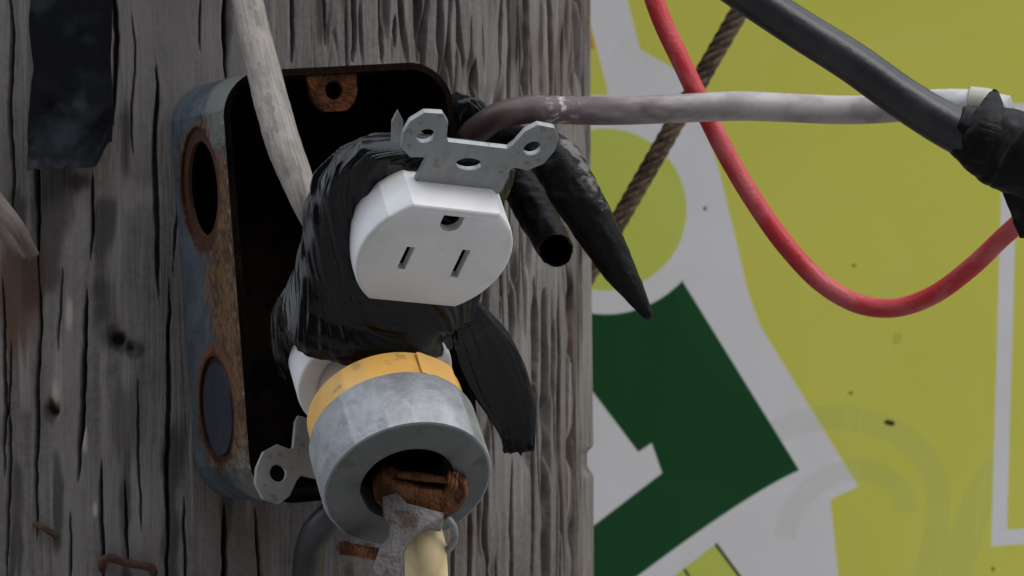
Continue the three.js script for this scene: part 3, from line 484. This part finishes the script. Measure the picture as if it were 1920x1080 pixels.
{
  const p = [[900, 262, -34], [950, 312, -30], [985, 362, -27], [1012, 412, -23], [1032, 448, -18], [1044, 470, -13]], ro = [24, 34, 36, 35, 34, 32], ri = [10, 14, 18, 24, 26, 28.5], rd = helix(0.021, 0.05, 1, 0.09);
  const outer = sweep([...p.map((q, i) => [...q, ro[i]]), [1044.6, 471, -12.6, 29]], { n: 160, m: 44, ridge: rd, open: true }), inner = sweep([...p.map((q, i) => [...q, ri[i]]), [1044.6, 471, -12.6, 28.5]], { n: 120, m: 44, ridge: rd, open: true });
  tag(mesh('taped_splice_001', mergeGeometries([outer, inner]), M.tapeDull), 'short black taped wire stub with open end in front of the pole', 'taped wire');
}
tag(mesh('loose_tape', sweep([[846, 560, 26, 16, 10], [872, 590, 24, 34, 14], [905, 650, 16, 50, 17], [934, 712, 10, 54, 16], [960, 772, 6, 42, 14], [970, 815, 5, 31, 10], [972, 846, 5, 27, 5]], { n: 220, m: 72, flatEnds: [false, true], rag: a => 0.0016 * N3(Math.cos(a) * 3, Math.sin(a) * 1.5, 4) + 0.0009 * N3(Math.cos(a) * 9, Math.sin(a) * 4, 8), ridge: (t, a, l) => 0.16 * (0.5 - Math.abs(N3(Math.cos(a) * 2.2 + l * 22, Math.sin(a) * 0.8, l * 9))) * 2 + 0.10 * (0.5 - Math.abs(N3(Math.cos(a) * 5 + l * 40, Math.sin(a) * 1.5, l * 16 + 3))) * 2 - 0.13 + 0.18 * sst(0.78, 1, t) * N3(Math.cos(a) * 6, Math.sin(a) * 3, l * 200) }), M.tape), 'loose twisted tail of black tape hanging beside the plug', 'tape');
tag(mesh('tape_scrap', sweep([[852, 182, -16, 12, 8], [866, 200, -12, 26, 10], [884, 225, -14, 34, 12], [880, 262, -16, 32, 12], [872, 290, -18, 20, 8]], { n: 80, m: 32, ridge: (t, a, l) => 0.25 * N3(Math.cos(a) * 2, Math.sin(a) * 2, l * 140) + 0.14 * N3(Math.cos(a) * 5, Math.sin(a) * 3, l * 400) }), M.tape), 'crumpled black tape scrap where the grey cable enters the box', 'tape');
tag(mesh('black_lead', sweep([[660, 930, 8, 26], [622, 965, 6, 28], [590, 1005, 0, 29], [578, 1050, -6, 29], [574, 1110, -14, 28], [575, 1250, -30, 28], [590, 1700, -38, 28], [600, 5000, -38, 28], [620, 11800, -38, 28]], { n: 240, m: 28, ridge: (t, a, l) => 0.03 * N3(Math.cos(a), Math.sin(a), l * 100) }), M.blackCable), 'black cable running down the pole behind the plug', 'cable');

// ---------------------------------------------------------------- cables
tag(mesh('cream_cable', sweep([[440, -22000, -34, 30], [430, -9000, -34, 30], [418, -1500, -32, 30], [430, -420, -30, 30], [446, -120, -20, 30], [466, 10, -8, 30], [488, 105, 6, 31], [510, 195, 18, 33], [535, 280, 28, 33], [558, 340, 33, 30], [578, 392, 36, 25], [600, 440, 34, 20]], { n: 420, m: 32, ridge: (t, a, l) => 0.045 * N3(Math.cos(a) * 1.2, Math.sin(a) * 1.2, l * 70) + 0.03 * N3(Math.cos(a) * 3, Math.sin(a) * 3, l * 330) }), M.cream), 'dirty cream cable running from the top into the taped outlet', 'cable');
{
  const stain = [0.085, 0.052, 0.05], grey = [0.42, 0.385, 0.382], pale = [0.60, 0.60, 0.60];
  const m = std({ vertexColors: true, roughness: 0.5, map: colorTex(512, 1024, (u, v) => { return mix3([1, 0.985, 0.97], [0.66, 0.62, 0.60], sst(0.38, 0.72, fb(u, v, 4, 6, 101))); }, 0.022, 0.05) });
  const col = (t, a, l, x) => {
    const px = 960 + x.x / K * DIST / (DIST - x.z), n = 60 * N3(l * 60, Math.cos(a) * 1.2, Math.sin(a) * 1.2) + 40 * N3(l * 300, Math.cos(a) * 3, Math.sin(a) * 3);
    let c = mix3(stain, [0.165, 0.118, 0.128], sst(930, 1090, px + n)); c = mix3(c, grey, sst(1080, 1330, px + n * 1.6)); c = mix3(c, pale, sst(1690, 1740, px + n * 0.5));
    const s = sst(0.12, 0.45, N3(l * 500, Math.cos(a) * 3, Math.sin(a) * 3) + 0.4 * N3(l * 1400, Math.cos(a) * 7, Math.sin(a) * 7)) * Math.exp(-Math.pow((px - 1030 - 30 * Math.sin(a)) / 26, 2));      // scuffed patch
    return mix3(c, [0.62, 0.58, 0.57], s);
  };
  tag(mesh('grey_cable', sweep([[800, 330, -34, 22], [850, 285, -24, 24], [890, 248, -12, 26], [935, 218, -6, 26], [985, 206, -8, 26.5], [1040, 206, -12, 26.5], [1140, 208, -16, 26.5], [1260, 204, -18, 27], [1380, 199, -20, 27.5], [1480, 202, -22, 27.5], [1580, 206, -22, 27], [1680, 202, -18, 27], [1760, 195, -12, 28], [1830, 196, -8, 28], [1890, 205, -6, 26]], { n: 800, m: 56, color: col, ridge: (t, a, l) => 0.03 * N3(Math.cos(a) * 1.2, Math.sin(a) * 1.2, l * 60) }), m), 'grey cable stained purple-brown near the box, running level to the taped joint', 'cable');
}
{
  const m = std({ roughness: 0.5, map: colorTex(512, 1024, (u, v) => { return mix3([0.50, 0.024, 0.034], [0.55, 0.13, 0.14], sst(0.46, 0.72, fb(u, v, 3, 7, 111)) * 0.7); }, 0.02, 0.09), bumpMap: rustBump, bumpScale: 0.0001 });
  tag(mesh('red_wire', sweep([[1120, -2600, -50, 17], [1150, -900, -50, 17], [1186, -170, -48, 18], [1212, -50, -46, 18.5], [1240, 35, -45, 18.5], [1282, 125, -44, 18.5], [1320, 205, -44, 18.5], [1360, 285, -45, 18.5], [1415, 378, -46, 18.5], [1475, 462, -46, 18.5], [1540, 530, -45, 18.5], [1610, 570, -42, 18.5], [1680, 577, -38, 18], [1750, 553, -34, 18], [1820, 502, -28, 18], [1875, 450, -22, 18], [1925, 400, -14, 18], [1945, 350, -10, 18]], { n: 420, m: 24, ridge: (t, a, l) => 0.03 * N3(Math.cos(a), Math.sin(a), l * 90) }), m), 'red plastic wire hanging in a loop in front of the sign', 'wire');
}
tag(mesh('black_cable', sweep([[-400, -2600, 0, 36], [600, -800, 4, 36], [1150, -190, 6, 36], [1280, -92, 7, 36], [1395, -14, 8, 37], [1500, 55, 8, 38], [1600, 118, 8, 39], [1690, 182, 8, 40], [1770, 232, 8, 42], [1850, 270, 8, 46], [1930, 300, 6, 48], [2060, 330, 4, 46], [2400, 300, 0, 42], [3600, -200, -10, 38], [7000, -3000, -20, 36]], { n: 420, m: 36, ridge: (t, a, l) => 0.02 * N3(Math.cos(a), Math.sin(a), l * 50) }), M.blackCable), 'thick black cable sloping down to the taped joint at right', 'cable');
{
  const j = thing('taped_joint', 'black taped joint where the cables meet at the right edge', 'taped joint');
  mesh('tape_roll', sweep([[1790, 238, 8, 42, 40], [1815, 250, 8, 52, 46], [1850, 266, 8, 66, 52], [1880, 275, 8, 72, 54], [1915, 288, 8, 74, 54], [1960, 306, 6, 74, 54], [2010, 320, 6, 58, 50]], { n: 170, m: 48, ridge: helix(0.016, 0.08, 1, 0.07) }), M.tapeDull, j);
  mesh('tape_tail', sweep([[1905, 300, 6, 36, 22], [1915, 350, 4, 34, 20], [1926, 400, 2, 28, 16], [1934, 440, 0, 22, 10]], { n: 70, m: 32, ridge: helix(0.009, 0.10, 1, 0.07) }), M.tapeDull, j);
  // folded corner of tape standing up over the cable end, with a bit of clear sleeve
  mesh('tape_fold', sweep([[1838, 300, 12, 30, 16], [1846, 262, 13, 42, 16], [1856, 222, 12, 32, 11], [1863, 190, 9, 19, 7], [1865, 172, 7, 8, 4], [1865, 168, 7, 4, 3]], { n: 90, m: 32, ridge: (t, a, l) => 0.12 * N3(Math.cos(a) * 2, Math.sin(a) * 2, l * 110) + 0.07 * N3(Math.cos(a) * 5, Math.sin(a) * 5, l * 300) }), M.tapeDull, j);
  const cs = mesh('clear_sleeve', sweep([[1816, 192, -8, 31, 31], [1850, 196, -7, 31, 31], [1862, 198, -7, 29, 29]], { n: 20, m: 30, flatEnds: [true, true] }), phy({ color: rgb(0.5, 0.47, 0.38), roughness: 0.35, transmission: 0.25, thickness: 0 }), j);
  cs.userData.label = 'dirty clear sleeve end on the pale cable';
}
// ---------------------------------------------------------------- rusty steel rope, six strands
{
  const rope = thing('steel_rope', 'thin brown rusty twisted steel rope slanting behind the cables', 'rope');
  const A = at(1402, -6, -195), B = at(1108, 505, -205), d = B.clone().sub(A).normalize(), top = A.clone().addScaledVector(d, -1.6), bot = B.clone().addScaledVector(d, 0.7);
  const e1 = V(0, 0, 1).addScaledVector(d, -d.z).normalize(), e2 = V().crossVectors(d, e1), L = top.distanceTo(bot);
  const m = std({ roughness: 0.75, metalness: 0.25, map: colorTex(256, 512, (u, v) => { const q = tn(u, v, 6, 20, 121) * 0.5 + tn(u, v, 30, 90, 122) * 0.5; return mix3([0.055, 0.036, 0.022], [0.20, 0.135, 0.085], sst(0.3, 0.8, q)); }, 0.01, 0.03) });
  class H extends THREE.Curve { constructor(ph) { super(); this.ph = ph; } getPoint(t, o = V()) { const s = t * L, a = this.ph + s / 0.019 * 6.283; return o.copy(top).addScaledVector(d, s).addScaledVector(e1, 0.00172 * Math.cos(a)).addScaledVector(e2, 0.00172 * Math.sin(a)); } }
  for (let k = 0; k < 6; k++) { const g = new THREE.TubeGeometry(new H(k * Math.PI / 3), 1500, 0.00098, 8, false); const uv = g.attributes.uv; for (let i = 0; i < uv.count; i++) uv.setXY(i, uv.getY(i) * 0.006, uv.getX(i) * L); mesh('strand', g, m, rope); }
}
// ---------------------------------------------------------------- printed sign behind
{
  const sign = thing('sign_board', 'printed lime yellow, white and dark green sign behind the pole', 'sign');
  const Z = -300, SZ = 0.7, x0 = -0.20, yTop = EYE + 0.35, s = pxAt(Z), CW = 2048;
  const cv = document.createElement('canvas'); cv.width = cv.height = CW; const c = cv.getContext('2d');
  const X = px => ((px - 960) * s - x0) / SZ * CW, Y = py => (yTop - (EYE + (540 - py) * s)) / SZ * CW, S = n => n * s / SZ * CW;
  const poly = (pts, fill) => { c.fillStyle = fill; c.beginPath(); pts.forEach(([a, b], i) => i ? c.lineTo(X(a), Y(b)) : c.moveTo(X(a), Y(b))); c.closePath(); c.fill(); };
  const lime = '#dbd95e', limeB = '#ced862', white = '#e9e7ea', green = '#154a26';
  c.fillStyle = lime; c.fillRect(0, 0, CW, CW);
  // pale curved guide lines and broad tint bands in the print
  const arc = (pts, w, col) => { c.strokeStyle = col; c.lineWidth = S(w); c.lineCap = 'butt'; c.beginPath(); c.moveTo(X(pts[0][0]), Y(pts[0][1])); for (let i = 1; i < pts.length - 1; i += 2) c.quadraticCurveTo(X(pts[i][0]), Y(pts[i][1]), X(pts[i + 1][0]), Y(pts[i + 1][1])); c.stroke(); };
  // white shape with its right outline
  poly([[-900, -1400], [1010, -1400], [1110, -400], [1177, 0], [1200, 92], [1236, 112], [1272, 134], [1284, 160], [1320, 232], [1350, 325], [1380, 450], [1402, 545], [1425, 610], [1500, 733], [1610, 913], [1557, 937], [1572, 1080], [1600, 1500], [1500, 2600], [-900, 2600]], white);
  // broad tint bands of the print, faint
  const band = 'rgba(165,180,150,0.15)', thin = 'rgba(225,226,150,0.16)';
  arc([[1400, 880], [1430, 790], [1560, 782], [1720, 790], [1755, 900], [1770, 1000], [1720, 1120]], 46, band);
  arc([[1470, 1010], [1490, 900], [1600, 880], [1690, 880], [1700, 960]], 40, band);
  arc([[1880, 880], [1820, 920], [1790, 1100]], 60, band);
  arc([[1500, 520], [1580, 640], [1600, 900]], 9, thin); arc([[1700, 480], [1590, 640], [1610, 1100]], 9, thin); arc([[1920, 560], [1700, 700], [1715, 1100]], 11, thin); arc([[1900, 700], [1830, 900], [1820, 1100]], 9, thin);
  arc([[1440, 320], [1600, 400], [1700, 340], [1800, 290], [1920, 300]], 7, thin); arc([[1560, 110], [1700, 60], [1920, 40]], 7, thin); arc([[1650, 560], [1780, 460], [1920, 380]], 7, thin);
  poly([[1090, -30], [1104, 30], [1141, 178], [1090, 178], [700, 178], [700, -30]], lime);
  poly([[1090, 0], [1103, 25], [1114, 90], [1090, 100]], '#d8953c');
  c.fillStyle = limeB; c.beginPath(); c.arc(X(1135), Y(393), S(152), 0, 7); c.fill();
  // green block
  c.fillStyle = green; c.beginPath(); c.moveTo(X(900), Y(525)); c.lineTo(X(989), Y(525)); c.arc(X(1135), Y(393), S(197), Math.PI - 0.735, 0.735, true); c.lineTo(X(1278), Y(525)); c.lineTo(X(1498), Y(881)); c.quadraticCurveTo(X(1400), Y(925), X(1195), Y(1080)); c.lineTo(X(900), Y(1300)); c.closePath(); c.fill();
  poly([[1040, 640], [1112, 735], [1197, 847], [1222, 830], [1242, 887], [1117, 983], [1000, 1070]], white);
  poly([[1180, 1145], [1262, 1082], [1342, 1020], [1395, 1090], [1440, 1180], [1300, 1260]], limeB);
  c.strokeStyle = '#2c2d22'; c.lineWidth = S(5); c.beginPath(); c.moveTo(X(1342), Y(1020)); c.lineTo(X(1395), Y(1092)); c.lineTo(X(1442), Y(1182)); c.stroke();
  c.lineWidth = S(4); c.beginPath(); c.moveTo(X(1283), Y(1067)); c.lineTo(X(1310), Y(1110)); c.stroke();
  // white frame outline at the right
  c.strokeStyle = white; c.lineWidth = S(29); c.lineJoin = 'miter'; c.beginPath(); c.moveTo(X(2500), Y(205)); c.lineTo(X(1896), Y(208)); c.lineTo(X(1873), Y(1009)); c.lineTo(X(2500), Y(960)); c.stroke();
  // flecks of dirt
  const fleck = (x, y, a, b, r, col) => { c.fillStyle = col; c.beginPath(); c.ellipse(X(x), Y(y), S(a), S(b), r, 0, 7); c.fill(); };
  fleck(1668, 793, 10, 4.5, 0.2, '#2a2c20'); fleck(1595, 737, 4, 3, 0, '#7d7a2c'); fleck(1601, 498, 4, 2.5, 0, '#77742c'); fleck(1322, 391, 3.5, 3.5, 0, '#5f5d60'); fleck(1862, 1067, 3, 4, 0, '#77742c'); fleck(1682, 635, 9, 12, 0.4, 'rgba(140,140,60,0.2)');
  for (let i = 0; i < 70; i++) fleck(700 + rnd() * 2200, -700 + rnd() * 2400, 0.6 + rnd() * 1.1, 0.6 + rnd() * 0.9, rnd() * 3, `rgba(70,68,50,${0.15 + 0.4 * rnd()})`);
  for (let i = 0; i < 300; i++) { const x = rnd() * CW, y = rnd() * CW, r = 20 + rnd() * 110; c.fillStyle = `rgba(${rnd() < 0.5 ? '120,115,80' : '240,240,225'},0.018)`; c.beginPath(); c.ellipse(x, y, r, r * (0.4 + rnd()), rnd() * 3, 0, 7); c.fill(); }
  const t = new THREE.CanvasTexture(cv); t.colorSpace = THREE.SRGBColorSpace; t.magFilter = THREE.LinearFilter;
  const board = new THREE.BoxGeometry(SZ, SZ, 0.006); board.translate(x0 + SZ / 2, yTop - SZ / 2, Z * mm - 0.0035);
  mesh('backing_panel', board, std({ color: rgb(0.55, 0.55, 0.54), roughness: 0.6 }), sign);
  const face = new THREE.PlaneGeometry(SZ, SZ); face.translate(x0 + SZ / 2, yTop - SZ / 2, Z * mm);
  mesh('printed_face', face, phy({ map: t, roughness: 0.5, specularIntensity: 0.5 }), sign);
  for (const x of [-0.12, 0.42]) mesh('post', box(0.05, yTop + 0.3, 0.04, x, (yTop - 0.3) / 2, Z * mm - 0.029), std({ color: rgb(0.3, 0.3, 0.3), roughness: 0.6, metalness: 0.5 }), sign);
}
renderer.render(scene, camera);
